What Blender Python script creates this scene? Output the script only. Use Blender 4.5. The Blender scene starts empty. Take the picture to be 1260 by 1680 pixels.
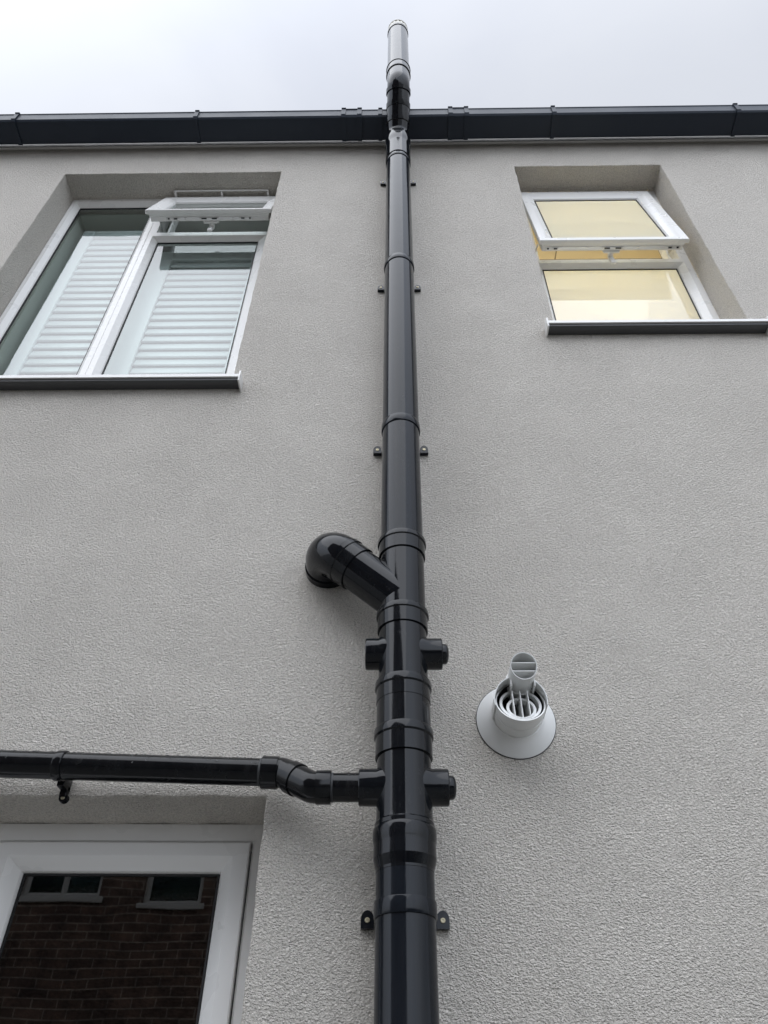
import bpy, bmesh, math, random
from mathutils import Vector, Matrix
from mathutils.geometry import tessellate_polygon
random.seed(7)
D = bpy.data
S = bpy.context.scene
COL = S.collection
rad = math.radians

# ---------------------------------------------------------------- camera
cam_d = D.cameras.new('camera')
cam = D.objects.new('camera', cam_d)
COL.objects.link(cam)
TH = (0.7396032045007345, -0.022934258619554494, 0.011658366931826675)      # pitch, yaw, roll
fw = Vector((math.sin(TH[1])*math.cos(TH[0]), math.cos(TH[1])*math.cos(TH[0]), math.sin(TH[0])))
r0 = Vector((math.cos(TH[1]), -math.sin(TH[1]), 0))
u0 = r0.cross(fw)
c_, s_ = math.cos(TH[2]), math.sin(TH[2])
rt = c_*r0 + s_*u0
up = -s_*r0 + c_*u0
bk = -fw
m = Matrix(((rt.x, up.x, bk.x, 0), (rt.y, up.y, bk.y, -1.585), (rt.z, up.z, bk.z, 1.5), (0, 0, 0, 1)))
cam.matrix_world = m
cam_d.sensor_fit = 'VERTICAL'
cam_d.sensor_height = 36.0
cam_d.sensor_width = 27.0
cam_d.lens = 1230/1680*36.0
cam_d.clip_start = 0.05
cam_d.clip_end = 2000
S.camera = cam

# ---------------------------------------------------------------- sky, sun, exposure
SUN_DIR = Vector((-0.32, -0.62, 0.85)).normalized()          # towards the veiled sun
elev = math.asin(SUN_DIR.z)
w = D.worlds.new('World'); S.world = w
w.use_nodes = True
nt = w.node_tree; nt.nodes.clear()
def N(nt, t, **kw):
    n = nt.nodes.new(t)
    for k, v in kw.items():
        setattr(n, k, v)
    return n
def L(nt, a, b):
    nt.links.new(a, b)
out = N(nt, 'ShaderNodeOutputWorld'); bg = N(nt, 'ShaderNodeBackground')
sky = N(nt, 'ShaderNodeTexSky', sky_type='NISHITA', sun_disc=False)
sky.sun_elevation = elev
sky.sun_rotation = math.atan2(SUN_DIR.x, SUN_DIR.y)
tc = N(nt, 'ShaderNodeTexCoord')
no = N(nt, 'ShaderNodeTexNoise'); no.inputs['Scale'].default_value = 2.0; no.inputs['Detail'].default_value = 5; no.inputs['Roughness'].default_value = .5
no.inputs['Distortion'].default_value = .6
L(nt, tc.outputs['Generated'], no.inputs['Vector'])
cr = N(nt, 'ShaderNodeValToRGB')
cr.color_ramp.elements[0].position = .32; cr.color_ramp.elements[0].color = (7.45, 7.75, 8.5, 1)
cr.color_ramp.elements[1].position = .68; cr.color_ramp.elements[1].color = (8.6, 8.85, 9.35, 1)
L(nt, no.outputs['Fac'], cr.inputs['Fac'])
def maprange_(v):
    n = N(nt, 'ShaderNodeMapRange'); n.inputs[1].default_value = .2; n.inputs[2].default_value = .7; L(nt, v, n.inputs[0]); return n.outputs[0]
# sky brightened behind the camera and dimmed in view, to light the wall
nrm = N(nt, 'ShaderNodeVectorMath', operation='DOT_PRODUCT')
L(nt, tc.outputs['Generated'], nrm.inputs[0]); nrm.inputs[1].default_value = Vector((-.22, -.88, .42)).normalized()
mr = N(nt, 'ShaderNodeMapRange'); mr.interpolation_type = 'SMOOTHSTEP'
mr.inputs['From Min'].default_value = .0; mr.inputs['From Max'].default_value = .9
mr.inputs['To Min'].default_value = .49; mr.inputs['To Max'].default_value = 1.5
L(nt, nrm.outputs['Value'], mr.inputs['Value'])
vm = N(nt, 'ShaderNodeVectorMath', operation='SCALE')
L(nt, cr.outputs['Color'], vm.inputs[0]); L(nt, mr.outputs['Result'], vm.inputs['Scale'])
cool = N(nt, 'ShaderNodeMixRGB', blend_type='MULTIPLY'); cool.inputs['Color2'].default_value = (.95, .99, 1.045, 1)
L(nt, maprange_(nrm.outputs['Value']), cool.inputs['Fac']); L(nt, vm.outputs['Vector'], cool.inputs['Color1'])
mx = N(nt, 'ShaderNodeMixRGB'); mx.inputs['Fac'].default_value = .88
L(nt, sky.outputs['Color'], mx.inputs['Color1']); L(nt, cool.outputs['Color'], mx.inputs['Color2'])
bg.inputs['Strength'].default_value = .1
L(nt, mx.outputs['Color'], bg.inputs['Color']); L(nt, bg.outputs['Background'], out.inputs['Surface'])

sun_d = D.lights.new('sun', 'SUN'); sun = D.objects.new('sun', sun_d); COL.objects.link(sun)
sun_d.energy = .62; sun_d.angle = rad(70); sun_d.color = (1, .975, .94)
sun.rotation_euler = (-SUN_DIR).to_track_quat('-Z', 'Y').to_euler()
sun.location = (-3, -5, 9)
S.view_settings.view_transform = 'Standard'
S.view_settings.look = 'None'
S.view_settings.exposure = 0.96
S.view_settings.gamma = 1
S.view_settings.use_curve_mapping = False

# ---------------------------------------------------------------- materials
def mat(name, col=(.5, .5, .5), rough=.5, metal=0., ior=1.5, spec=None):
    M = D.materials.new(name); M.use_nodes = True
    p = M.node_tree.nodes['Principled BSDF']
    p.inputs['Base Color'].default_value = (*col, 1)
    p.inputs['Roughness'].default_value = rough
    p.inputs['Metallic'].default_value = metal
    p.inputs['IOR'].default_value = ior
    return M, M.node_tree, p
def objco(nt, scale=(1, 1, 1), rot=(0, 0, 0)):
    t = N(nt, 'ShaderNodeTexCoord'); mp = N(nt, 'ShaderNodeMapping')
    mp.inputs['Scale'].default_value = scale; mp.inputs['Rotation'].default_value = rot
    L(nt, t.outputs['Object'], mp.inputs['Vector'])
    return mp.outputs['Vector']
def noise(nt, vec, scale, detail=2, rough=.5, dist=0.):
    n = N(nt, 'ShaderNodeTexNoise')
    n.inputs['Scale'].default_value = scale; n.inputs['Detail'].default_value = detail
    n.inputs['Roughness'].default_value = rough; n.inputs['Distortion'].default_value = dist
    L(nt, vec, n.inputs['Vector'])
    return n.outputs['Fac']
def maprange(nt, v, a, b, c, d):
    n = N(nt, 'ShaderNodeMapRange')
    n.inputs[1].default_value = a; n.inputs[2].default_value = b; n.inputs[3].default_value = c; n.inputs[4].default_value = d
    L(nt, v, n.inputs[0]); return n.outputs[0]
def math_(nt, op, a, b):
    n = N(nt, 'ShaderNodeMath', operation=op)
    for i, x in enumerate((a, b)):
        if isinstance(x, (int, float)): n.inputs[i].default_value = x
        else: L(nt, x, n.inputs[i])
    return n.outputs[0]
def bump(nt, h, strength, dist, p):
    b = N(nt, 'ShaderNodeBump'); b.inputs['Strength'].default_value = strength; b.inputs['Distance'].default_value = dist
    L(nt, h, b.inputs['Height']); L(nt, b.outputs['Normal'], p.inputs['Normal']); return b
def mixcol(nt, fac, a, b):
    n = N(nt, 'ShaderNodeMixRGB'); n.inputs['Color1'].default_value = (*a, 1); n.inputs['Color2'].default_value = (*b, 1)
    L(nt, fac, n.inputs['Fac']); return n.outputs['Color']

# grey spray render: closely packed granules with wormy gaps
RENDER, nt, p = mat('grey_render', (.42, .41, .39), .85)
v = objco(nt, (1, 1, 1.45))
n1 = noise(nt, v, 320, 2, .6, .3)
n2 = noise(nt, v, 150, 3, .62, .5)
dv = N(nt, 'ShaderNodeTexNoise'); dv.inputs['Scale'].default_value = 95; dv.inputs['Detail'].default_value = 2; L(nt, v, dv.inputs['Vector'])
va = N(nt, 'ShaderNodeVectorMath', operation='MULTIPLY_ADD'); L(nt, dv.outputs['Color'], va.inputs[0]); va.inputs[1].default_value = (.011, .011, .011); L(nt, v, va.inputs[2])
vo = N(nt, 'ShaderNodeTexVoronoi'); vo.inputs['Scale'].default_value = 185; L(nt, va.outputs['Vector'], vo.inputs['Vector'])
h = math_(nt, 'ADD', maprange(nt, vo.outputs['Distance'], .12, .62, .75, 0), maprange(nt, n2, .30, .60, 0, .9))
h = math_(nt, 'ADD', h, maprange(nt, n1, .3, .6, 0, .25))
amp = maprange(nt, noise(nt, v, 4, 2, .5, .4), .3, .7, .88, 1.08)                     # rougher and smoother passes of the sprayed coat
h = math_(nt, 'MULTIPLY', h, amp)
big = noise(nt, v, 1.5, 5, .65, .4)
tr = noise(nt, objco(nt, (2.2, 1, .55)), 2.4, 4, .6, .3)          # faint upright weathering
gr = noise(nt, v, 210, 3, .85, .3)
f1 = math_(nt, 'ADD', math_(nt, 'MULTIPLY', math_(nt, 'ADD', maprange(nt, big, .3, .7, 0, 1), maprange(nt, tr, .3, .7, 0, .4)), .13), maprange(nt, gr, .36, .54, .12, .80))
L(nt, mixcol(nt, f1, (.43, .401, .356), (.80, .753, .682)), p.inputs['Base Color'])
bump(nt, h, 1.0, .0050, p)
RENDER_N = nt

def plastic(name, col, rough, bumpy=.0006, ior=1.5, vary=.3):
    M, nt, p = mat(name, col, rough, ior=ior)
    v = objco(nt)
    a = noise(nt, v, 9, 3, .5)
    L(nt, maprange(nt, a, .3, .7, rough*(1-vary), rough*(1+vary)), p.inputs['Roughness'])
    if col[0] < .015:       # dusty film and small scuffs on the dark plastic
        sc = maprange(nt, noise(nt, objco(nt, (1, 1, .5)), 38, 4, .7, .6), .60, .74, 0, 1)
        du = maprange(nt, noise(nt, objco(nt, (6, 6, .5)), 7, 4, .65), .42, .75, 0, .5)
        f = math_(nt, 'MAXIMUM', sc, du)
        L(nt, mixcol(nt, f, col, (col[0]+.012, col[1]+.012, col[2]+.012)), p.inputs['Base Color'])
        L(nt, math_(nt, 'ADD', maprange(nt, a, .3, .7, rough*(1-vary), rough*(1+vary)), math_(nt, 'MULTIPLY', f, .12)), p.inputs['Roughness'])
    if bumpy:
        b = noise(nt, v, 22, 2, .5)
        bump(nt, b, .25, bumpy, p)
    return M
BLACK = plastic('black_pipe_plastic', (.0065, .0085, .012), .11, .0008, 1.32)
BLACK2 = plastic('black_fitting_plastic', (.004, .005, .0068), .08, .0008, 1.36)
WASTE = plastic('black_wet_plastic', (.0035, .004, .005), .13, .001, 1.34)
GUT = plastic('anthracite_gutter_plastic', (.017, .0235, .036), .42, 0, 1.32, .08)
UPVC = plastic('white_window_plastic', (.75, .742, .72), .28, 0, 1.5, .06)
FLUE = plastic('offwhite_flue_plastic', (.74, .745, .73), .4, 0, 1.5, .06)
CAP = plastic('pale_cap_plastic', (.62, .60, .54), .5, .0004)
SEAL_SHADE, _, _ = mat('black_seal_and_shade', (.01, .01, .01), .6)
SHUT = plastic('white_shutter_paint', (.60, .62, .615), .4, 0, 1.5, .06)
STEEL, _, _ = mat('zinc_plated_steel', (.55, .55, .54), .35, 1.0)
BRASS, _, _ = mat('yellowish_screw_metal', (.42, .38, .27), .4, .9)
LINING, _, _ = mat('white_plaster_lining', (.82, .84, .78), .8)
PLAS, _, _ = mat('pale_room_plaster', (.62, .64, .58), .9)
DARK, _, _ = mat('dark_interior', (.06, .06, .055), .9)
FASC = plastic('offwhite_fascia_board', (.55, .53, .50), .5, .0006)
ROOF, nt, p = mat('dark_roof_tile', (.05, .05, .055), .7)
v = objco(nt); bump(nt, noise(nt, v, 12, 4), .6, .02, p)
WATER, nt, p = mat('rain_water', (1, 1, 1), .02, ior=1.33); p.inputs['Transmission Weight'].default_value = 1.0

OLDW = plastic('weathered_window_paint', (.55, .55, .53), .5, 0)
TEAL, _, _ = mat('teal_room_box', (.10, .15, .155), .9)  # teal of the opposite panes, put on the box behind them
GREYS, _, _ = mat('dark_grey_underside', (.06, .061, .063), .45)
SMEAR, _, _ = mat('dried_solvent_cement', (.04, .042, .045), .6)
TIMBER, nt, p = mat('weathered_timber', (.12, .095, .07), .85)
v = objco(nt, (14, 14, .6)); L(nt, mixcol(nt, noise(nt, v, 2, 4, .6), (.07, .055, .042), (.17, .14, .11)), p.inputs['Base Color'])
def schlick(nt, r0):
    ge = N(nt, 'ShaderNodeNewGeometry'); d = N(nt, 'ShaderNodeVectorMath', operation='DOT_PRODUCT')
    L(nt, ge.outputs['Normal'], d.inputs[0]); L(nt, ge.outputs['Incoming'], d.inputs[1])
    c = math_(nt, 'SUBTRACT', 1.0, math_(nt, 'ABSOLUTE', d.outputs['Value'], 0))
    return math_(nt, 'ADD', r0, math_(nt, 'MULTIPLY', math_(nt, 'POWER', c, 5), 1-r0))
def glass(name, tint, r0, wob=.25):
    M = D.materials.new(name); M.use_nodes = True
    nt = M.node_tree; nt.nodes.clear()
    o = N(nt, 'ShaderNodeOutputMaterial'); mix = N(nt, 'ShaderNodeMixShader')
    t = N(nt, 'ShaderNodeBsdfTransparent'); t.inputs['Color'].default_value = (*tint, 1)
    g = N(nt, 'ShaderNodeBsdfGlossy'); g.inputs['Roughness'].default_value = 0.004
    b = N(nt, 'ShaderNodeBump'); b.inputs['Strength'].default_value = wob; b.inputs['Distance'].default_value = .002
    L(nt, noise(nt, objco(nt), 4.5, 1), b.inputs['Height'])
    L(nt, b.outputs['Normal'], g.inputs['Normal'])
    L(nt, schlick(nt, r0), mix.inputs['Fac']); L(nt, t.outputs[0], mix.inputs[1]); L(nt, g.outputs[0], mix.inputs[2])
    L(nt, mix.outputs[0], o.inputs['Surface'])
    return M
GLASS = glass('double_glazing', (.80, .875, .855), .14)          # four air-glass faces of a double pane reflect together

def frosted(name):
    M = D.materials.new(name); M.use_nodes = True
    nt = M.node_tree; nt.nodes.clear()
    o = N(nt, 'ShaderNodeOutputMaterial'); mix = N(nt, 'ShaderNodeMixShader')
    t = N(nt, 'ShaderNodeBsdfTranslucent'); t.inputs['Color'].default_value = (.88, .91, .84, 1)
    d = N(nt, 'ShaderNodeBsdfDiffuse'); d.inputs['Color'].default_value = (.80, .80, .74, 1)
    m2 = N(nt, 'ShaderNodeMixShader'); m2.inputs['Fac'].default_value = .35
    g = N(nt, 'ShaderNodeBsdfGlossy'); g.inputs['Roughness'].default_value = 0.01
    L(nt, t.outputs[0], m2.inputs[1]); L(nt, d.outputs[0], m2.inputs[2])
    L(nt, schlick(nt, .11), mix.inputs['Fac']); L(nt, m2.outputs[0], mix.inputs[1]); L(nt, g.outputs[0], mix.inputs[2])
    L(nt, mix.outputs[0], o.inputs['Surface'])
    return M
FROST = frosted('obscured_glass')
WARM, nt, p = mat('warm_bathroom_plaster', (.72, .62, .44), .7)
v = objco(nt)
bk_ = N(nt, 'ShaderNodeTexBrick'); bk_.offset = 0
bk_.inputs['Scale'].default_value = 1.0; bk_.inputs['Brick Width'].default_value = .3; bk_.inputs['Row Height'].default_value = .3
bk_.inputs['Mortar Size'].default_value = .004
bk_.inputs['Color1'].default_value = (.82, .73, .54, 1); bk_.inputs['Color2'].default_value = (.80, .71, .52, 1); bk_.inputs['Mortar'].default_value = (.3, .25, .17, 1)
L(nt, v, bk_.inputs['Vector']); L(nt, bk_.outputs['Color'], p.inputs['Base Color'])
LAMP = D.materials.new('lit_ceiling_lamp'); LAMP.use_nodes = True
_p = LAMP.node_tree.nodes['Principled BSDF']; _p.inputs['Emission Color'].default_value = (1, .96, .80, 1); _p.inputs['Emission Strength'].default_value = 25

BRICK, nt, p = mat('dark_brick', (.2, .1, .08), .9)
v = objco(nt)
sp = N(nt, 'ShaderNodeSeparateXYZ'); cb = N(nt, 'ShaderNodeCombineXYZ'); L(nt, v, sp.inputs[0])
L(nt, math_(nt, 'ADD', sp.outputs[0], sp.outputs[1]), cb.inputs[0]); L(nt, sp.outputs[2], cb.inputs[1])
b_ = N(nt, 'ShaderNodeTexBrick'); b_.inputs['Scale'].default_value = 1; b_.inputs['Brick Width'].default_value = .235; b_.inputs['Row Height'].default_value = .078
b_.inputs['Mortar Size'].default_value = .006; b_.inputs['Color1'].default_value = (.10, .068, .056, 1); b_.inputs['Color2'].default_value = (.17, .112, .088, 1); b_.inputs['Mortar'].default_value = (.33, .29, .25, 1)
L(nt, cb.outputs[0], b_.inputs['Vector'])
mb = N(nt, 'ShaderNodeMixRGB', blend_type='MULTIPLY'); mb.inputs['Fac'].default_value = 1
L(nt, b_.outputs['Color'], mb.inputs['Color1']); L(nt, mixcol(nt, maprange(nt, noise(nt, v, 5, 4, .7), .35, .65, 0, 1), (.45, .45, .47), (1.25, 1.2, 1.15)), mb.inputs['Color2'])
L(nt, mb.outputs['Color'], p.inputs['Base Color'])
PAVE, nt, p = mat('wet_concrete_paving', (.2, .2, .19), .6)
v = objco(nt); L(nt, mixcol(nt, noise(nt, v, 1.2, 5), (.14, .14, .13), (.26, .255, .24)), p.inputs['Base Color'])

# ---------------------------------------------------------------- mesh helpers
def empty(name, loc, label, cat, group=None):
    o = D.objects.new(name, None); COL.objects.link(o); o.location = loc
    o['label'] = label; o['category'] = cat
    if group: o['group'] = group
    return o
def link(name, bm, material, parent=None, angle=35, smooth=True, label=None):
    me = D.meshes.new(name)
    bmesh.ops.recalc_face_normals(bm, faces=bm.faces)
    bm.to_mesh(me); bm.free()
    for mm in (material if isinstance(material, (list, tuple)) else [material]):
        me.materials.append(mm)
    if smooth:
        me.shade_smooth(); me.set_sharp_from_angle(angle=rad(angle))
    o = D.objects.new(name, me); COL.objects.link(o)
    if parent is not None:
        o.parent = parent
        o.matrix_parent_inverse = world_of(parent).inverted()
    if label: o['label'] = label
    return o
def world_of(o):
    mw = Matrix.LocRotScale(o.location, o.rotation_euler, o.scale)
    if o.parent: mw = world_of(o.parent) @ o.matrix_parent_inverse @ mw
    return mw
def frame_of(d):
    d = Vector(d).normalized()
    a = Vector((0, 0, 1)) if abs(d.z) < .9 else Vector((1, 0, 0))
    u = d.cross(a).normalized(); return u, d.cross(u).normalized(), d
def lathe(bm, org, d, prof, seg=56, cap0=True, cap1=True, mi=0):
    org = Vector(org); u, v, d = frame_of(d); rings = []
    for t, r in prof:
        rings.append([bm.verts.new(org + d*t + (u*math.cos(2*math.pi*k/seg) + v*math.sin(2*math.pi*k/seg))*r) for k in range(seg)])
    for a, b in zip(rings, rings[1:]):
        for k in range(seg):
            f = bm.faces.new((a[k], a[(k+1) % seg], b[(k+1) % seg], b[k])); f.material_index = mi
    if cap0: bm.faces.new(rings[0][::-1]).material_index = mi
    if cap1: bm.faces.new(rings[-1]).material_index = mi
def sweep(bm, pts, radii, seg=48, cap=True):
    pts = [Vector(p) for p in pts]; n = len(pts)
    if not isinstance(radii, (list, tuple)): radii = [radii]*n
    tan = [(pts[min(i+1, n-1)] - pts[max(i-1, 0)]).normalized() for i in range(n)]
    u, v, _ = frame_of(tan[0]); rings = []
    for i in range(n):
        u = (u - tan[i]*u.dot(tan[i])).normalized(); v = tan[i].cross(u)
        rings.append([bm.verts.new(pts[i] + (u*math.cos(2*math.pi*k/seg) + v*math.sin(2*math.pi*k/seg))*radii[i]) for k in range(seg)])
    for a, b in zip(rings, rings[1:]):
        for k in range(seg):
            bm.faces.new((a[k], a[(k+1) % seg], b[(k+1) % seg], b[k]))
    if cap: bm.faces.new(rings[0][::-1]); bm.faces.new(rings[-1])
def fillet(pts, r, n=12):
    pts = [Vector(p) for p in pts]; out = [pts[0]]
    for a, b, c in zip(pts, pts[1:], pts[2:]):
        d0 = (a-b).normalized(); d1 = (c-b).normalized()
        ang = d0.angle(d1); t = r/math.tan(ang/2)
        p0 = b + d0*t; p1 = b + d1*t
        ctr = b + (d0+d1).normalized()*(r/math.sin(ang/2))
        a0 = p0-ctr; a1 = p1-ctr; tot = a0.angle(a1); ax = a0.cross(a1).normalized()
        for k in range(n+1):
            out.append(ctr + Matrix.Rotation(tot*k/n, 3, ax) @ a0)
    out.append(pts[-1]); return out
def box(bm, x0, x1, y0, y1, z0, z1, bev=0., mi=0, mtx=None):
    r = bmesh.ops.create_cube(bm, size=1)
    vs = r['verts']
    for vv in vs:
        vv.co = Vector(((x0+x1)/2 + vv.co.x*(x1-x0), (y0+y1)/2 + vv.co.y*(y1-y0), (z0+z1)/2 + vv.co.z*(z1-z0)))
    fs = set(f for vv in vs for f in vv.link_faces)
    for f in fs: f.material_index = mi
    if bev:
        es = set(e for vv in vs for e in vv.link_edges)
        rr = bmesh.ops.bevel(bm, geom=list(es), offset=bev, segments=2, affect='EDGES', profile=.5)
        vs = list(set(vv for f in rr['faces'] for vv in f.verts) | set(vv for vv in vs if vv.is_valid))
    if mtx is not None:
        bmesh.ops.transform(bm, matrix=mtx, verts=[vv for vv in vs if vv.is_valid])
def prism(bm, outline, place, d, mi=0):
    """outline: 2-D points, place(u, v) -> Vector, extruded along vector d."""
    d = Vector(d)
    a = [bm.verts.new(place(*q)) for q in outline]; b = [bm.verts.new(vv.co + d) for vv in a]
    n = len(a)
    bm.faces.new(a).material_index = mi; bm.faces.new(b[::-1]).material_index = mi
    for i in range(n):
        bm.faces.new((a[i], b[i], b[(i+1) % n], a[(i+1) % n])).material_index = mi
def ring(bm, rect, ins, prof, closed=False, mi=0):
    """mitred rectangular frame in the x-z plane; prof = (fraction of inset, y)."""
    x0, z0, x1, z1 = rect; l, b, r, t = ins; loops = []
    for f, y in prof:
        loops.append([bm.verts.new(q) for q in ((x0+l*f, y, z0+b*f), (x1-r*f, y, z0+b*f), (x1-r*f, y, z1-t*f), (x0+l*f, y, z1-t*f))])
    pr = list(zip(loops, loops[1:])) + ([(loops[-1], loops[0])] if closed else [])
    for a, c in pr:
        for k in range(4):
            bm.faces.new((a[k], a[(k+1) % 4], c[(k+1) % 4], c[k])).material_index = mi
def pane(bm, x0, x1, z0, z1, y):
    bm.faces.new([bm.verts.new(q) for q in ((x0, y, z0), (x1, y, z0), (x1, y, z1), (x0, y, z1))])

# ---------------------------------------------------------------- ground
bm = bmesh.new(); pane_v = [bm.verts.new(q) for q in ((-400, -400, 0), (400, -400, 0), (400, 400, 0), (-400, 400, 0))]; bm.faces.new(pane_v)
g = link('ground', bm, PAVE, smooth=False); g['kind'] = 'structure'

# ---------------------------------------------------------------- rendered house
HOUSE = empty('rendered_house', (0, 0, 0), 'grey rough rendered house wall with two upstairs windows and one window below', 'house')
OPEN = {'left': (-1.63, 3.545, -.562, 5.213), 'right': (.585, 3.845, 1.297, 5.242), 'low': (-1.75, 1.0, -.28, 2.125)}
WTOP = 5.53
def wobble_loop(x0, z0, x1, z1, step=.035, amp=.0016):
    pts = []
    cs = [(x0, z0), (x1, z0), (x1, z1), (x0, z1)]
    for (ax, az), (bx, bz) in zip(cs, cs[1:]+cs[:1]):
        n = max(2, int(math.hypot(bx-ax, bz-az)/step))
        for k in range(n):
            t = k/n; j = random.uniform(-amp, amp) if k else 0
            pts.append((ax+(bx-ax)*t + (j if abs(bz-az) > abs(bx-ax) else 0), az+(bz-az)*t + (j if abs(bx-ax) > abs(bz-az) else 0)))
    return pts
bm = bmesh.new()
loops2 = [[(-7, 0), (7, 0), (7, WTOP), (-7, WTOP)]]
chains = []
for nm, (x0, z0, x1, z1) in OPEN.items():
    q = wobble_loop(x0, z0, x1, z1)
    cxm, czm = (x0+x1)/2, (z0+z1)/2
    e = .004
    outer = [(x + (e if x > cxm else -e), z + (e if z > czm else -e)) for x, z in q]
    mid = [(x + (e*.3 if x > cxm else -e*.3), z + (e*.3 if z > czm else -e*.3)) for x, z in q]
    loops2.append(outer)
    chains.append((outer, mid, q))
polys = [[Vector((x, 0, z)) for x, z in lp] for lp in loops2]
flat = [q for lp in polys for q in lp]
vs = [bm.verts.new(q) for q in flat]
for tri in tessellate_polygon([[Vector((q.x, q.z, 0)) for q in lp] for lp in polys]):
    bm.faces.new([vs[i] for i in tri])
off = 4
for outer, mid, q in chains:
    n = len(outer); o_ = vs[off:off+n]; off += n
    m_ = [bm.verts.new((x, .0012, z)) for x, z in mid]
    i_ = [bm.verts.new((x, .004, z)) for x, z in q]
    b_ = [bm.verts.new((x, .30, z)) for x, z in q]
    for A, B in ((o_, m_), (m_, i_), (i_, b_)):
        for k in range(n):
            bm.faces.new((A[k], A[(k+1) % n], B[(k+1) % n], B[k]))
wall = link('wall', bm, RENDER, HOUSE, angle=12)
# body of the house behind the front skin
bm = bmesh.new()
for (a, b, c, d) in (((-7, 0), (-7, 9), 0, WTOP), ((7, 0), (7, 9), 0, WTOP)):
    f = [bm.verts.new(q) for q in ((a[0], a[1], c), (b[0], b[1], c), (b[0], b[1], d), (a[0], a[1], d))]; bm.faces.new(f)
f = [bm.verts.new(q) for q in ((-7, 9, 0), (7, 9, 0), (7, 9, WTOP), (-7, 9, WTOP))]; bm.faces.new(f)
link('side_wall', bm, RENDER, HOUSE, smooth=False)
# fascia board behind the gutter
bm = bmesh.new(); box(bm, -7, 7, -.014, -.001, 5.506, 5.66, .002)
link('fascia', bm, FASC, HOUSE)
# tiled pitched roof, hidden from the street by the gutter
bm = bmesh.new()
prism(bm, [(-.075, 5.60), (4.5, 7.9), (9.1, 5.6), (9.1, 5.66), (4.5, 7.98), (-.075, 5.665)], lambda y, z: Vector((-7.1, y, z)), (14.2, 0, 0))
link('roof', bm, ROOF, HOUSE, smooth=False)

def room(x0, x1, z0, z1, y1, material, opening):
    """plaster box behind a window: back, sides, floor, ceiling and the wall round the opening."""
    bm = bmesh.new(); y0 = .302
    c = [(x0, z0), (x1, z0), (x1, z1), (x0, z1)]
    F = [bm.verts.new((x, y0, z)) for x, z in c]; B = [bm.verts.new((x, y1, z)) for x, z in c]
    for k in range(4): bm.faces.new((F[k], F[(k+1) % 4], B[(k+1) % 4], B[k]))
    bm.faces.new(B)
    ox0, oz0, ox1, oz1 = opening; o = [bm.verts.new(q) for q in ((ox0, y0, oz0), (ox1, y0, oz0), (ox1, y0, oz1), (ox0, y0, oz1))]
    for k in range(4): bm.faces.new((F[k], F[(k+1) % 4], o[(k+1) % 4], o[k]))
    return link('room', bm, material, HOUSE, smooth=False)

FACE = [(0, 0), (.04, -.002), (.5, -.002), (.55, .0), (.92, .016), (1., .024)]
def fprof(y): return [(f, y+d) for f, d in FACE]
SASH = [(1., .022), (.93, .015), (.5, .001), (.45, 0), (.03, 0), (0, .004), (0, .016), (.03, .019), (.2, .019), (.2, .030), (.26, .032), (.26, .053), (1., .053)]

def sash(parent, x0, x1, L_, ins, hinge, ang):
    """top-hung vent sash, opened outwards about its top edge."""
    R = Matrix.Translation((0, hinge[0], hinge[1])) @ Matrix.Rotation(-ang, 4, 'X')
    bm = bmesh.new()
    ring(bm, (x0, -L_, x1, 0), (ins, ins, ins, ins), SASH, closed=True)
    bmesh.ops.transform(bm, matrix=R, verts=bm.verts)
    link('sash', bm, UPVC, parent, angle=25)
    return R

def seal_ring(bm, rect, y, wd=.006, dep=.006):
    ring(bm, rect, (wd,)*4, [(0, y+dep), (0, y), (1, y), (1, y+dep)])

# ---- window upstairs, left of the pipe
y0 = .130
bm = bmesh.new()
ring(bm, (-1.628, 3.56, -1.167, 5.212), (.040, .06, .047, .05), fprof(y0))
ring(bm, (-1.167, 3.56, -.562, 4.85), (.047, .06, .085, .045), fprof(y0))
ring(bm, (-1.167, 4.85, -.562, 5.212), (.034, .012, .03, .03), [(0, y0), (1, y0), (1, y0+.07)])
ring(bm, (-1.100, 4.874, -.605, 5.160), (.01, .01, .01, .01), [(0, y0+.03), (1, y0+.03), (1, y0+.07)])
WL = link('window', bm, UPVC, HOUSE, angle=20, label='white window with a closed tall light, a small open vent and white slatted shutters')
bm = bmesh.new(); pane(bm, -1.592, -1.21, 3.61, 5.166, y0+.0245); link('pane', bm, GLASS, WL, smooth=False)
bm = bmesh.new(); pane(bm, -1.124, -.643, 3.61, 4.809, y0+.0245); link('pane', bm, GLASS, WL, smooth=False)
bm = bmesh.new(); seal_ring(bm, (-1.589, 3.615, -1.213, 5.163), y0+.021, .004); seal_ring(bm, (-1.121, 3.615, -.646, 4.806), y0+.021, .004)
link('seal', bm, SEAL_SHADE, WL, smooth=False)
R = sash(WL, -1.149, -.570, .378, .062, (.110, 5.189), rad(16.5))
bm = bmesh.new(); pane(bm, -1.087, -.632, -.316, -.062, .024); bmesh.ops.transform(bm, matrix=R, verts=bm.verts); link('pane', bm, GLASS, WL, smooth=False)
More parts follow.
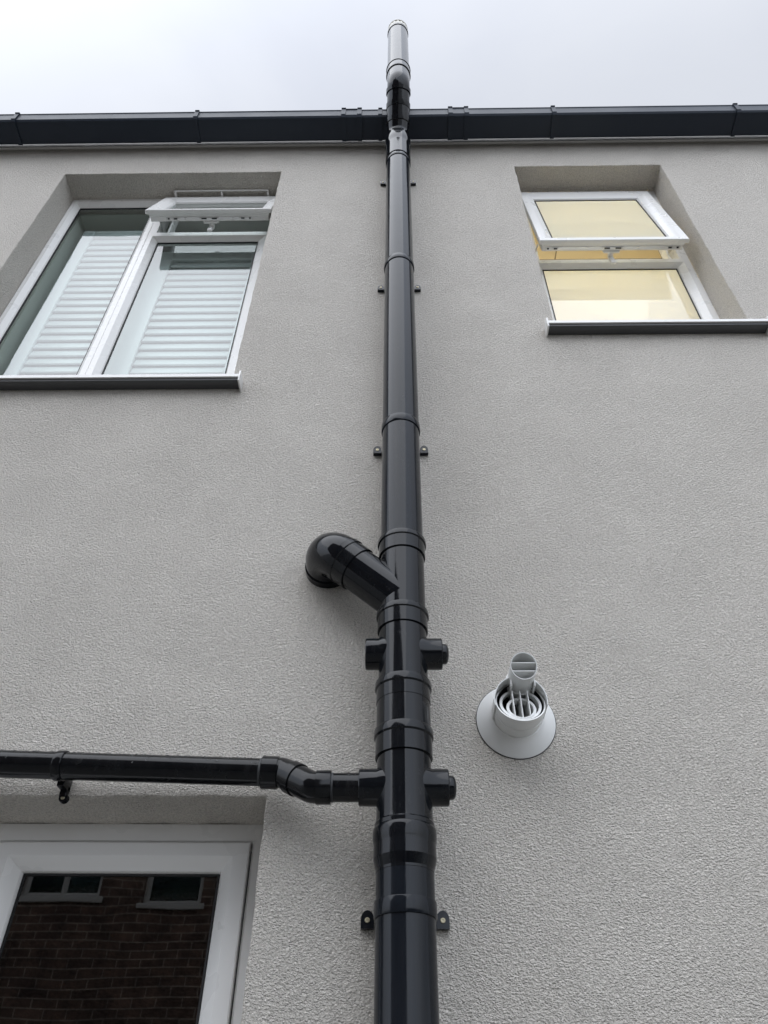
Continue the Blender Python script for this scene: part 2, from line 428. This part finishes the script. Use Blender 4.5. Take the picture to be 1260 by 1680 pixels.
def lock(parent, R, xa, xb, L_, ins):
    bm = bmesh.new(); zz = -L_ + ins*.26
    box(bm, xa, xb, .0345, .0475, zz-.0022, zz+.001, 0, 0)
    xm = (xa+xb)/2
    for a, b, dz in ((xm-.045, xm+.045, .0045), (xm-.115, xm-.105, .004), (xm+.105, xm+.115, .004), (xa+.03, xa+.06, .004), (xb-.06, xb-.03, .004)):
        box(bm, a, b, .036, .046, zz-dz, zz-.0015, .0008, 0)
    for a, b in ((xm-.036, xm-.012), (xm+.012, xm+.036), (xa+.008, xa+.016), (xb-.016, xb-.008), (xa+.037, xa+.052), (xb-.052, xb-.037)):
        box(bm, a, b, .038, .044, zz-.0062, zz-.003, 0, 1)
    bmesh.ops.transform(bm, matrix=R, verts=bm.verts)
    link('lock_strip', bm, [STEEL, SEAL_SHADE], parent, angle=30)
lock(WL, R, -1.06, -.66, .378, .062)
def handle(parent, R, x, L_):
    bm = bmesh.new()
    box(bm, x-.035, x+.035, .053, .065, -L_+.012, -L_+.040, .004)
    lathe(bm, (x, .065, -L_+.026), (0, 1, 0), [(0, .012), (.02, .012), (.022, .009)], 20)
    box(bm, x-.011, x+.011, .077, .091, -L_-.045, -L_+.034, .005)
    bmesh.ops.transform(bm, matrix=R, verts=bm.verts)
    link('handle', bm, UPVC, parent)
handle(WL, R, -.855, .378)
# stays: folded steel arms at both sides of the vent
def stay(parent, x, ya, za, yb, zb):
    bm = bmesh.new(); a = Vector((x, ya, za)); b = Vector((x, yb, zb)); d = (b-a); u = Vector((1, 0, 0)); vv = d.cross(u).normalized()
    prism(bm, [(0, -.007), (d.length, -.007), (d.length, .007), (0, .007)], lambda s, t: a + d.normalized()*s + vv*t, (.0025, 0, 0))
    lathe(bm, a - u*.002, u, [(0, .006), (.007, .006)], 16); lathe(bm, b - u*.002, u, [(0, .006), (.007, .006)], 16)
    link('stay', bm, STEEL, parent)
stay(WL, -1.126, .175, 4.93, .075, 4.93); stay(WL, -.588, .175, 4.93, .075, 4.93)
# slim vent canopy along the head
bm = bmesh.new()
box(bm, -1.105, -.632, .082, .088, 5.197, 5.206, .0015)
for x in (-1.10, -.868, -.637): box(bm, x-.005, x+.005, .0885, .128, 5.190, 5.2055, .001)
link('trickle_vent', bm, UPVC, WL)
def shutter(parent, x0, x1, z0, z1, y, st, rail, pitch=.0545):
    bm = bmesh.new()
    box(bm, x0, x0+st, y, y+.028, z0, z1, .003); box(bm, x1-st, x1, y, y+.028, z0, z1, .003)
    box(bm, x0+st+.001, x1-st-.001, y+.001, y+.027, z1-rail, z1-.001, .002)
    z = z1-rail-.030
    while z > z0:
        R = Matrix.Translation((0, y+.016, z)) @ Matrix.Rotation(rad(-14), 4, 'X')
        box(bm, x0+st+.002, x1-st-.002, -.005, .005, -.0305, .0305, .0042, mtx=R)
        z -= pitch
    link('shutter', bm, SHUT, parent, angle=50)
shutter(WL, -1.565, -1.185, 3.55, 5.075, .225, .055, .060)
shutter(WL, -1.165, -.585, 3.55, 4.86, .225, .100, .075)
bm = bmesh.new(); box(bm, -1.183, -1.167, .216, .258, 3.55, 5.075, .002); link('shutter_post', bm, SHUT, WL)
bm = bmesh.new()
box(bm, -1.6275, -1.616, .205, .3015, 3.56, 5.20); box(bm, -.576, -.5645, .205, .3015, 3.56, 5.20); box(bm, -1.6275, -.5645, .205, .3015, 5.2005, 5.2105)
link('reveal_lining', bm, LINING, WL)
room(-2.4, -.2, 2.9, 5.4, 3.2, PLAS, OPEN['left'])

def sill(parent, x0, x1, ztop, y_in, x_in0, x_in1):
    bm = bmesh.new()
    # sloping top board with a down-turned nose, built as an L-shaped section
    sec = [(-.046, ztop-.012), (-.043, ztop-.0095), (-.002, ztop), (-.002, ztop-.010), (-.040, ztop-.0135), (-.040, ztop-.026), (-.046, ztop-.026)]
    prism(bm, sec, lambda y, z: Vector((x0, y, z)), (x1-x0, 0, 0))
    box(bm, x_in0, x_in1, -.0015, y_in, ztop-.010, ztop+.001)
    link('sill', bm, UPVC, parent, angle=20)
    bm = bmesh.new(); box(bm, x0+.001, x1-.001, -.0395, -.0005, ztop-.037, ztop-.0145, .002); link('sill_underside', bm, GREYS, parent)  # dark grey box added below the sill board for a near-black underside
    for xe in (x0-.006, x1+.0005):
        bm = bmesh.new(); box(bm, xe, xe+.0055, -.049, .0, ztop-.050, ztop+.002, .001)
        link('sill_end_cap', bm, UPVC, parent)
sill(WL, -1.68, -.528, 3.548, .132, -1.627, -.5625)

# ---- window upstairs, right of the pipe
bm = bmesh.new()
ring(bm, (.5865, 3.86, 1.296, 4.565), (.062, .06, .058, .036), fprof(y0))
ring(bm, (.5865, 4.565, 1.296, 5.241), (.04, .012, .04, .03), [(0, y0), (1, y0), (1, y0+.07)])
ring(bm, (.640, 4.590, 1.242, 5.195), (.01, .01, .01, .01), [(0, y0+.03), (1, y0+.03), (1, y0+.07)])
WR = link('window', bm, UPVC, HOUSE, angle=20, label='white bathroom window with warm lit frosted glass and an open top vent')
bm = bmesh.new(); pane(bm, .645, 1.2405, 3.91, 4.532, y0+.0245); link('pane', bm, FROST, WR, smooth=False)
bm = bmesh.new(); seal_ring(bm, (.648, 3.915, 1.2385, 4.530), y0+.021, .004); link('seal', bm, SEAL_SHADE, WR, smooth=False)
R = sash(WR, .616, 1.252, .688, .066, (.110, 5.200), rad(8.6))
bm = bmesh.new(); pane(bm, .682, 1.186, -.622, -.066, .024); bmesh.ops.transform(bm, matrix=R, verts=bm.verts); link('pane', bm, FROST, WR, smooth=False)
bm = bmesh.new(); seal_ring(bm, (.684, -.620, 1.184, -.068), .021, .004); bmesh.ops.transform(bm, matrix=R, verts=bm.verts); link('seal', bm, SEAL_SHADE, WR, smooth=False)
lock(WR, R, .645, 1.225, .688, .066)
handle(WR, R, .934, .688)
stay(WR, .632, .185, 4.70, .095, 4.64); stay(WR, 1.240, .185, 4.70, .095, 4.64)
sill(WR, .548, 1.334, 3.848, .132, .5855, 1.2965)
room(.2, 2.0, 2.9, 5.42, 2.6, WARM, OPEN['right'])
bm = bmesh.new(); lathe(bm, (.95, 1.25, 5.40), (0, 0, -1), [(0, .17), (.05, .17), (.07, .15), (.078, .10)], 40)
link('ceiling_lamp', bm, LAMP, HOUSE)

# ---- ground-floor window, its upper part in view
yl = .165
bm = bmesh.new()
ring(bm, (-.955, 1.02, -.281, 2.124), (.055, .06, .046, .040), [(0, yl-.010), (.9, yl-.010), (1, yl-.004), (1, yl+.05)])
ring(bm, (-1.749, 1.02, -.955, 2.124), (.05, .06, .055, .040), [(0, yl-.010), (.9, yl-.010), (1, yl-.004), (1, yl+.05)])
WB = link('window', bm, UPVC, HOUSE, angle=20, label='ground floor white window reflecting the brick house opposite')
bm = bmesh.new()
ring(bm, (-.897, 1.085, -.330, 2.082), (.060, .06, .066, .056), [(0, yl+.004), (0, yl-.016), (.04, yl-.018), (.52, yl-.018), (.56, yl-.016), (.95, yl+.012), (1., yl+.022)])
ring(bm, (-1.70, 1.085, -1.01, 2.082), (.060, .06, .066, .056), [(0, yl+.004), (0, yl-.016), (.04, yl-.018), (.52, yl-.018), (.56, yl-.016), (.95, yl+.012), (1., yl+.022)])
link('sash', bm, UPVC, WB, angle=20)
for xa, xb in ((-.839, -.394), (-1.642, -1.074)):
    bm = bmesh.new(); pane(bm, xa, xb, 1.14, 2.028, yl+.0225); link('pane', bm, GLASS, WB, smooth=False)
bm = bmesh.new(); seal_ring(bm, (-.836, 1.148, -.397, 2.025), yl+.019, .004); seal_ring(bm, (-1.639, 1.148, -1.077, 2.025), yl+.019, .004)
link('seal', bm, SEAL_SHADE, WB, smooth=False)
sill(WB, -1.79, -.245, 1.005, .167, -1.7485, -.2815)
room(-2.3, -.1, .4, 2.6, 3.4, DARK, OPEN['low'])

# ---------------------------------------------------------------- gutter
GU = empty('gutter', (0, -.1, 5.5), 'dark grey square gutter running along the roof edge', 'gutter')
bm = bmesh.new()
sec = [(-.042, 5.552), (-.042, 5.474), (-.050, 5.467), (-.130, 5.474), (-.150, 5.478), (-.157, 5.487), (-.157, 5.546), (-.160, 5.550), (-.160, 5.554), (-.152, 5.554), (-.152, 5.490), (-.148, 5.483), (-.128, 5.479), (-.052, 5.472), (-.046, 5.477), (-.046, 5.552)]
prism(bm, sec, lambda y, z: Vector((-6.9, y, z)), (13.8, 0, 0))
link('channel', bm, GUT, GU, angle=25)
def strap(bm, x, wd, e):
    o = [(-.0422, 5.4735), (-.042, 5.470-e), (-.050, 5.467-e), (-.130, 5.474-e), (-.150-e*.6, 5.478-e), (-.157-e, 5.487-e*.4), (-.157-e, 5.546), (-.162-e, 5.551), (-.160-e*.5, 5.561), (-.148, 5.561), (-.148, 5.5543), (-.1602, 5.5543), (-.1603, 5.5498), (-.1572, 5.5458), (-.1572, 5.4868), (-.1502, 5.4778), (-.130, 5.4738), (-.050, 5.4668)]
    prism(bm, o, lambda y, z: Vector((x-wd/2, y, z)), (wd, 0, 0))
first = None
for x in (-2.84, -1.921, -1.002, -.075, .792, 1.701, 2.61):
    if first is None:
        bm = bmesh.new(); strap(bm, 0, .020, .007); first = link('gutter_bracket', bm, GUT, GU, angle=25); first.location.x = x
    else:
        c = first.copy(); COL.objects.link(c); c.parent = GU; c.matrix_parent_inverse = first.matrix_parent_inverse; c.location.x = x
for x in (-.219, .3165):
    bm = bmesh.new(); strap(bm, x, .098, .004); strap(bm, x-.040, .022, .009); strap(bm, x+.040, .022, .009)
    link('gutter_joint', bm, GUT, GU, angle=25)

# ---------------------------------------------------------------- soil pipe stack
PX, PY = .013, -.100
ST = empty('soil_pipe', (PX, PY, 0), 'tall black soil pipe with collars, branch and bosses, standing in the middle of the wall', 'pipe')
def vert(name, prof, material=BLACK, x=PX, y=PY, parent=ST, **kw):
    bm = bmesh.new(); lathe(bm, (x, y, 0), (0, 0, 1), prof); return link(name, bm, material, parent, angle=28)
vert('pipe', [(0.02, .0545), (1.95, .0545)])
vert('pipe', [(2.70, .0545), (5.10, .0545)])
def boss(z, extra, left_len, plug_left=False):
    """straight length with two side stubs"""
    bm = bmesh.new(); lathe(bm, (PX, PY, 0), (0, 0, 1), extra)
    for sx, ln in ((-1, left_len), (1, .089)):
        o = (PX, PY, z); d = (sx, 0, 0)
        lathe(bm, o, d, [(.02, .0435), (.048, .0400), (.056, .0362), (ln-.002, .0358), (ln, .0345), (ln, .029), (ln-.012, .0285)], 48)
    f = link('boss_pipe', bm, BLACK2, ST, angle=28)
    bm = bmesh.new()
    lathe(bm, (PX, PY, z), (1, 0, 0), [(.080, .0284), (.0895, .0284), (.0905, .0235), (.097, .0232), (.1005, .021), (.103, .016), (.1045, .008)], 40)
    link('plug', bm, BLACK2, f)
    bm = bmesh.new()
    if plug_left:
        lathe(bm, (PX, PY, z), (-1, 0, 0), [(left_len-.011, .0286), (left_len-.002, .0286), (left_len-.0015, .022)], 40)
        link('plug', bm, BLACK2, f)
    else: bm.free()
    return f
boss(2.106, [(1.942, .0548), (1.9425, .0551), (1.9465, .0551), (1.9475, .0553), (1.9478, .0554), (1.9652, .0599), (1.9655, .0600), (1.9665, .0600), (1.9905, .0597), (1.9915, .0597), (1.996, .0606), (2.004, .0618), (2.016, .0618), (2.021, .0606), (2.0235, .0588), (2.031, .0586), (2.034, .0566), (2.045, .0556), (2.19, .0553)], .091)
boss(2.415, [(2.31, .0553), (2.4725, .0553), (2.4726, .0590), (2.509, .0592), (2.5115, .0622), (2.522, .0622), (2.5245, .0612), (2.5255, .0560)], .085, True)
vert('coupling', [(2.165, .0556), (2.1652, .0594), (2.205, .0596), (2.2085, .0628), (2.222, .0628), (2.225, .0616), (2.2265, .0580), (2.288, .0578), (2.2885, .0590), (2.318, .0592), (2.3215, .0624), (2.334, .0624), (2.337, .0612), (2.338, .0556)], BLACK2)
# branch fitting, 45 degrees up to the left
bm = bmesh.new()
lathe(bm, (PX, PY, 0), (0, 0, 1), [(2.52, .0553), (2.6935, .0553), (2.6937, .0590), (2.730, .0592), (2.7325, .0622), (2.743, .0622), (2.7455, .0612), (2.7465, .0550)])
B0 = Vector((PX, PY, 2.562)); BD = Vector((-.78, .02, .70)).normalized()
lathe(bm, B0, BD, [(.0, .0552), (.150, .0552), (.1502, .0588), (.185, .059), (.1875, .0615), (.200, .0615), (.202, .0575)])
link('branch_fitting', bm, BLACK2, ST, angle=28)
bm = bmesh.new()
E0 = B0 + BD*.195; E1 = B0 + BD*.262; E2 = E1 + Vector((0, .12, 0))
path = fillet([E0, E1, E2], .062, 16)
sweep(bm, path, [.0550]+[.0590]*(len(path)-2)+[.0590])
lathe(bm, (E2.x, -.022, E2.z), (0, 1, 0), [(0, .0592), (.001, .0622), (.021, .0622), (.0215, .058)])
link('elbow', bm, BLACK2, ST, angle=28)
# offset over the gutter
A = Vector((PX, PY, 5.365)); YT = -.268; Bz = 5.365 + (PY-YT)*1.22; B = Vector((PX+.004, YT, Bz))
vert('coupling', [(5.064, .0548), (5.066, .0585), (5.20, .0588), (5.225, .0592), (5.240, .0616), (5.278, .0622), (5.290, .0615), (5.296, .0560)], BLACK2)
bm = bmesh.new()
path = fillet([Vector((PX, PY, 5.27)), A, A.lerp(B, .5)], .075, 10)
sweep(bm, path, .0548)
dl = (B-A).normalized(); ln = (B-A).length
lathe(bm, A, dl, [(.058, .0552), (.060, .0588), (.068, .0592), (.0815, .0592), (.083, .0565), (ln*.5, .0565), (ln*.5+.0005, .0585), (ln*.5+.012, .0600), (ln*.5+.026, .0600), (ln*.5+.028, .0560)])
link('bend', bm, BLACK2, ST, angle=28)
bm = bmesh.new()
path = fillet([A.lerp(B, .52), B, Vector((B.x, B.y, 5.72))], .075, 10)
sweep(bm, path, .0558)
lathe(bm, A, dl, [(ln*.80, .0562), (ln*.80+.001, .0605), (ln*.80+.02, .061), (ln*.80+.022, .0565)])
lathe(bm, (B.x, B.y, 0), (0, 0, 1), [(5.60, .0560), (5.655, .0575), (5.675, .0578), (5.677, .0618), (5.69, .0622), (5.694, .0600), (5.748, .0600), (5.75, .0625), (5.763, .0625), (5.766, .0565)])
link('bend', bm, BLACK2, ST, angle=28)
vert('pipe', [(5.70, .0560), (6.372, .0560)], x=B.x, y=B.y)
vert('coupling', [(6.352, .0562), (6.353, .0588), (6.374, .0590), (6.376, .0562)], BLACK2, x=B.x, y=B.y)
# pale vent cowl with slots
bm = bmesh.new()
lathe(bm, (B.x, B.y, 0), (0, 0, 1), [(6.374, .0565), (6.3765, .0585), (6.400, .0590), (6.402, .0560), (6.404, .0555)])
for k in range(16):
    a = 2*math.pi*k/16
    R = Matrix.Translation((B.x, B.y, 0)) @ Matrix.Rotation(a, 4, 'Z')
    box(bm, .044, .0545, -.005, .005, 6.402, 6.436, .001, mtx=R)
lathe(bm, (B.x, B.y, 0), (0, 0, 1), [(6.434, .055), (6.436, .0572), (6.442, .0565), (6.452, .048), (6.458, .03), (6.460, .008)])
link('vent_cowl', bm, CAP, ST, angle=30)

def ear_outline(n=10, w_=.0125, hh=.013):
    pts = [(-w_, -hh), (w_, -hh), (w_, .002)]
    for k in range(1, n): 
        a = math.pi*k/n; pts.append((w_*math.cos(a), .002 + .0165*math.sin(a)))
    pts.append((-w_, .002)); return pts
def bracket(z, r=.0575):
    bm = bmesh.new(); zc = z-.006
    lathe(bm, (PX, PY, 0), (0, 0, 1), [(zc-.0142, .0547), (zc-.0140, r-.0006), (zc-.0125, r), (zc+.0125, r), (zc+.014, r-.0006), (zc+.0142, .0547)])
    for s in (-1, 1):
        xe = PX + s*.0715
        prism(bm, ear_outline(), lambda a, b: Vector((xe+a, -.014, z+b)), (0, .0125, 0))
        box(bm, min(xe-s*.0145, PX+s*.045), max(xe-s*.0145, PX+s*.045), -.0135, -.004, z-.012, z+.010, .002)
        box(bm, PX+s*.0475-.003, PX+s*.0475+.003, -.085, -.0135, z-.013, z+.008, .001)
    b = link('bracket', bm, BLACK, ST, angle=30)
    for s in (-1, 1):
        bm = bmesh.new()
        lathe(bm, (PX+s*.0715, -.0141, z+.001), (0, -1, 0), [(0, .0050), (.0012, .0048), (.0018, .0040), (.0018, .0022), (.0006, .0018)], 20)
        sc = link('screw', bm, BRASS, b)
    return b
for z in (1.885, 3.191, 4.119, 5.050): bracket(z)

# ---------------------------------------------------------------- waste pipe
WP = empty('waste_pipe', (-.3, -.06, 2.15), 'thin black wet waste pipe running sideways above the ground floor window', 'pipe')
K1 = Vector((-.240, -.062, 2.152)); K2 = Vector((-.172, PY, 2.106)); WEST = Vector((-3.2, -.058, 2.245)); EAST = Vector((-.045, PY, 2.106))
d1 = (K1-WEST).normalized(); d2 = (K2-K1).normalized(); d3 = Vector((1, 0, 0))
bm = bmesh.new(); lathe(bm, WEST, d1, [(0, .0280), ((K1-WEST).length-.013, .0280)], 48); link('pipe', bm, WASTE, WP, angle=28)
bm = bmesh.new(); lathe(bm, K2 + d3*.014, d3, [(0, .0280), ((EAST-K2).length-.014, .0280)], 48); link('pipe', bm, WASTE, WP, angle=28)
bm = bmesh.new(); path = fillet([K1-d1*.012, K1, K1.lerp(K2, .52)], .016, 6); sweep(bm, path, .0305, 48)
lathe(bm, K1-d1*.010, d1, [(-.034, .0281), (-.0338, .0325), (-.033, .0331), (.0, .0331), (.0005, .0306)], 48)
lathe(bm, K1-d1*.010, d1, [(-.0385, .0281), (-.038, .0285), (-.0345, .0285)], 48, mi=1)
mid = (K2-K1).length
lathe(bm, K1, d2, [(mid*.30, .0306), (mid*.305, .0333), (mid*.52, .0333), (mid*.523, .0306)], 48)
lathe(bm, K1, d2, [(mid*.285, .0306), (mid*.287, .0309), (mid*.299, .0309)], 48, mi=1)
link('bend', bm, [WASTE, SMEAR], WP, angle=28)
bm = bmesh.new(); path = fillet([K1.lerp(K2, .50), K2, K2+d3*.012], .016, 6); sweep(bm, path, .0306, 48)
lathe(bm, K2+d3*.008, d3, [(.0, .0306), (.0005, .0329), (.029, .0329), (.0305, .0322), (.031, .0281)], 48)
lathe(bm, K2+d3*.008, d3, [(.0312, .0285), (.0345, .0285), (.035, .0281)], 48, mi=1)
link('bend', bm, [WASTE, SMEAR], WP, angle=28)
# single-eared clip
CP = WEST + d1*((-.712 - WEST.x)/d1.x)
bm = bmesh.new()
lathe(bm, CP, d1, [(-.0092, .0281), (-.009, .0305), (-.0075, .0312), (.0075, .0312), (.009, .0305), (.0092, .0281)], 48)
box(bm, CP.x-.008, CP.x+.008, -.040, -.001, CP.z-.034, CP.z+.0, .002)
box(bm, CP.x-.008, CP.x+.008, -.016, -.001, CP.z-.048, CP.z-.022, .003)
lathe(bm, (CP.x+.002, -.001, CP.z-.048), (0, -1, 0), [(0, .0098), (.010, .0098), (.012, .0090)], 28)
cl = link('bracket', bm, WASTE, WP, angle=30)
bm = bmesh.new(); lathe(bm, (CP.x+.002, -.0131, CP.z-.049), (0, -1, 0), [(0, .0042), (.001, .004), (.0015, .003), (.0015, .0015)], 18); link('screw', bm, BRASS, cl)
# raindrops standing on the top of the wet pipe
bm = bmesh.new()
def drops(o, d, ln, r, n):
    u = d.cross(Vector((0, 0, 1))).normalized(); nrm = u.cross(d)
    for _ in range(n):
        t = random.uniform(0, ln); a = random.gauss(20, 26)
        v = nrm*math.cos(rad(a)) + u*math.sin(rad(a))
        s = random.choice((.0008, .001, .0012, .0016, .0022))
        rr = bmesh.ops.create_icosphere(bm, subdivisions=2, radius=1)
        M = Matrix.Translation(o + d*t + v*r) @ v.to_track_quat('Z', 'Y').to_matrix().to_4x4() @ Matrix.Diagonal((s*random.uniform(.8, 1.5), s, s*.55, 1))
        bmesh.ops.transform(bm, matrix=M, verts=rr['verts'])
drops(Vector((-.95, 0, 0)) + Vector((0, CP.y, CP.z)) - d1*0 + Vector((0, 0, .0072)), d1, .66, .0281, 420)
drops(K2 + d3*.06, d3, .06, .0281, 30)
wd = link('water_drops', bm, WATER, WP); wd['kind'] = 'stuff'

# ---------------------------------------------------------------- boiler flue terminal
FX, FZ = .269, 2.300
FT = empty('flue_terminal', (FX, 0, FZ), 'round pale flue terminal with grille and small tube, right of the pipe', 'flue')
bm = bmesh.new()
lathe(bm, (FX, 0, FZ), (0, -1, 0), [(0, .089), (.003, .0892), (.006, .087), (.022, .066), (.030, .0585), (.0325, .0568), (.0325, .054)], 72, cap1=False)
link('wall_collar', bm, FLUE, FT, angle=30)
bm = bmesh.new(); lathe(bm, (FX, 0, FZ), (0, -1, 0), [(0, .0905), (.002, .0905), (.0022, .088)], 64); link('gasket', bm, SEAL_SHADE, FT)
def cut_tube(bm, cx, cz, r, t, ya, fy, seg=64, inner_back=None, bands=()):
    """tube along -y from ya to a face fy(x,z), with wall thickness t and raised bands."""
    prof = []
    rings = []
    def ringv(rr, fyy):
        return [bm.verts.new((cx+rr*math.cos(2*math.pi*k/seg), fyy(rr*math.cos(2*math.pi*k/seg), rr*math.sin(2*math.pi*k/seg)), cz+rr*math.sin(2*math.pi*k/seg))) for k in range(seg)]
    rings.append(ringv(r, lambda a, b: ya))
    for yy, rr in bands:
        rings.append(ringv(rr, lambda a, b, yy=yy: max(yy, fy(a, b)+.002)))
    rings.append(ringv(r, fy)); rings.append(ringv(r-t, fy))
    rings.append(ringv(r-t, lambda a, b: inner_back if inner_back is not None else ya))
    for A, B in zip(rings, rings[1:]):
        for k in range(seg): bm.faces.new((A[k], A[(k+1) % seg], B[(k+1) % seg], B[k]))
# main tube, cut back towards its top
face = lambda a, b: -.110 + (b+.054)*.40
bm = bmesh.new()
cut_tube(bm, FX, FZ, .0540, .0028, -.004, face, 72, -.02, bands=((-.052, .0540), (-.0535, .0556), (-.066, .0556), (-.0668, .0541), (-.076, .0541), (-.0768, .0556)))
link('flue_tube', bm, FLUE, FT, angle=25)
# thin shroud round the upper half
bm = bmesh.new(); A0 = []; 
for i in range(41):
    a = math.pi*(-.06 + 1.12*i/40); rr = .0562
    lip = -.100 - .004*math.sin(a)
    x, z = FX+rr*math.cos(a), FZ+rr*math.sin(a); x2, z2 = FX+(rr+.0022)*math.cos(a), FZ+(rr+.0022)*math.sin(a)
    A0.append([bm.verts.new(q) for q in ((x, -.035, z), (x, lip, z), (x2, lip, z2), (x2, -.035, z2))])
for P, Q in zip(A0, A0[1:]):
    for k in range(4): bm.faces.new((P[k], P[(k+1) % 4], Q[(k+1) % 4], Q[k]))
bm.faces.new(A0[0]); bm.faces.new(A0[-1][::-1])
link('shroud', bm, FLUE, FT, angle=30)
# grille: two hoops and three fins
bm = bmesh.new(); gf = lambda a, b: -.106 + (b+.054)*.40
for rr, t in ((.0455, .0058), (.0320, .0060)):
    oz = -.0035 if rr > .04 else -.0155
    cut_tube(bm, FX, FZ+oz, rr, t, -.0605, lambda a, b, oz=oz: gf(a, b+oz)-.001, 56)
for x in (-.0165, 0, .0165):
    prism(bm, [(-.104, -.049+abs(x)*.25), (-.034, -.047+abs(x)*.2), (-.034, .030), (-.097, .024)], lambda y, z: Vector((FX+x-.0008, y, FZ+z)), (.0016, 0, 0))
link('grille', bm, FLUE, FT, angle=30)
bm = bmesh.new(); lathe(bm, (FX, -.022, FZ), (0, -1, 0), [(0, .0512), (.002, .0512)], 48); lathe(bm, (FX, -.0245, FZ), (0, -1, 0), [(0, .0509), (.054, .0509)], 48, cap0=False, cap1=False)  # black disc and sleeve added as the shade inside the flue tube
link('flue_shade_liner', bm, SEAL_SHADE, FT)
# small plume outlet on top
QX, QZ = FX+.008, FZ+.060
pf = lambda a, b: -.142 - b*.28
bm = bmesh.new()
cut_tube(bm, QX, QZ, .0292, .0016, -.028, pf, 56, -.06, bands=((-.060, .0305), (-.062, .0330), (-.072, .0330), (-.0735, .0295)))
for zz in (.008, -.0095):
    hw = math.sqrt(.0280**2-zz**2)
    box(bm, QX-hw, QX+hw, -.139-zz*.28, -.10, QZ+zz-.0008, QZ+zz+.0008)
for s in (-1, 1): box(bm, QX+s*.0255-.0018, QX+s*.0255+.0018, -.108, -.070, QZ-.030, QZ-.0145, .0008)
link('plume_outlet', bm, FLUE, FT, angle=25)
bm = bmesh.new(); lathe(bm, (QX, -.066, QZ), (0, -1, 0), [(0, .0275), (.002, .0275)], 40)
link('plume_baffle', bm, FLUE, FT)

# ---------------------------------------------------------------- brick house across the alley
BH = empty('brick_house', (-4.2, -8.5, 0), 'dark brick gable house opposite, seen mirrored in the ground floor window', 'house')
YB = -6.04; bx0, bx1 = -8.9, .2
BW = [(-3.76, 3.66, -2.975, 4.85), (-2.525, 3.60, -1.94, 4.80), (-7.3, 3.6, -6.2, 4.8), (-7.2, .9, -5.9, 2.1), (-3.6, .9, -2.3, 2.1)]
bm = bmesh.new()
outl = [Vector((bx0, YB, 0)), Vector((bx1, YB, 0)), Vector((bx1, YB, 5.5)), Vector(((bx0+bx1)/2, YB, 8.3)), Vector((bx0, YB, 5.5))]
polys = [outl] + [[Vector((a, YB, b)), Vector((c, YB, b)), Vector((c, YB, d)), Vector((a, YB, d))] for a, b, c, d in BW]
vs = [bm.verts.new(q) for lp in polys for q in lp]
for tri in tessellate_polygon([[Vector((q.x, q.z, 0)) for q in lp] for lp in polys]): bm.faces.new([vs[i] for i in tri])
back = [bm.verts.new((q.x, YB-7.5, q.z)) for q in outl]
for k in range(5):
    if k in (0, 2, 3): continue
    bm.faces.new((vs[k], vs[(k+1) % 5], back[(k+1) % 5], back[k]))
bm.faces.new(back)
o = 5
for a, b, c, d in BW:
    q = vs[o:o+4]; o += 4; ib = [bm.verts.new(vv.co + Vector((0, -.1, 0))) for vv in q]
    for k in range(4): bm.faces.new((q[k], q[(k+1) % 4], ib[(k+1) % 4], ib[k]))
bw = link('wall', bm, BRICK, BH, smooth=False)
bm = bmesh.new(); xm = (bx0+bx1)/2
prism(bm, [(bx0-.25, 5.36), (xm, 8.31), (bx1+.25, 5.36), (bx1+.25, 5.48), (xm, 8.45), (bx0-.25, 5.48)], lambda x, z: Vector((x, YB+.12, z)), (0, -7.75, 0))
rf = link('roof', bm, ROOF, BH, smooth=False)
bm = bmesh.new(); box(bm, xm+.3, xm+1.0, YB-3.6, YB-2.9, 7.7, 9.3, .01); box(bm, xm+.25, xm+1.05, YB-3.65, YB-2.85, 9.301, 9.4, .01)
link('chimney', bm, BRICK, rf)
for a, b, c, d in BW:
    bm = bmesh.new()
    two = c-a > .7
    if two:
        mdl = (a+c)/2
        ring(bm, (a, b, mdl, d), (.055, .055, .03, .055), fprof(YB*0)); ring(bm, (mdl, b, c, d), (.03, .055, .055, .055), fprof(0))
    else: ring(bm, (a, b, c, d), (.055,)*4, fprof(0))
    for vv in bm.verts: vv.co.y = YB-.06-vv.co.y
    wn = link('window', bm, OLDW, BH, angle=20)
    bm = bmesh.new(); pane(bm, a+.05, c-.05, b+.05, d-.05, YB-.083); link('pane', bm, GLASS, wn, smooth=False)
    bm = bmesh.new(); box(bm, a-.04, c+.04, YB-.058, YB+.03, b-.045, b+.002, .004); link('sill', bm, OLDW, wn)
bm = bmesh.new(); box(bm, bx0+.3, bx1-.3, YB-5, YB-.5, .1, 5.4); link('room', bm, TEAL, BH, smooth=False)

# ---------------------------------------------------------------- close-boarded fence beside the brick house
FN = empty('timber_fence', (5.5, -5.6, 0), 'weathered timber fence opposite, to the right of the brick house', 'fence')
bm = bmesh.new()
x = .45
while x < 11:
    box(bm, x, x+.118, -5.62, -5.60, .08, 1.86+random.uniform(-.006, .006)); x += .12
link('board_panel', bm, TIMBER, FN, smooth=False)
for k in range(7):
    bm = bmesh.new(); box(bm, .5+k*1.74, .6+k*1.74, -5.74, -5.64, 0, 1.95, .004); link('post', bm, TIMBER, FN)
for z in (.4, 1.0, 1.6):
    bm = bmesh.new(); box(bm, .45, 11, -5.638, -5.6215, z, z+.08); link('rail', bm, TIMBER, FN)
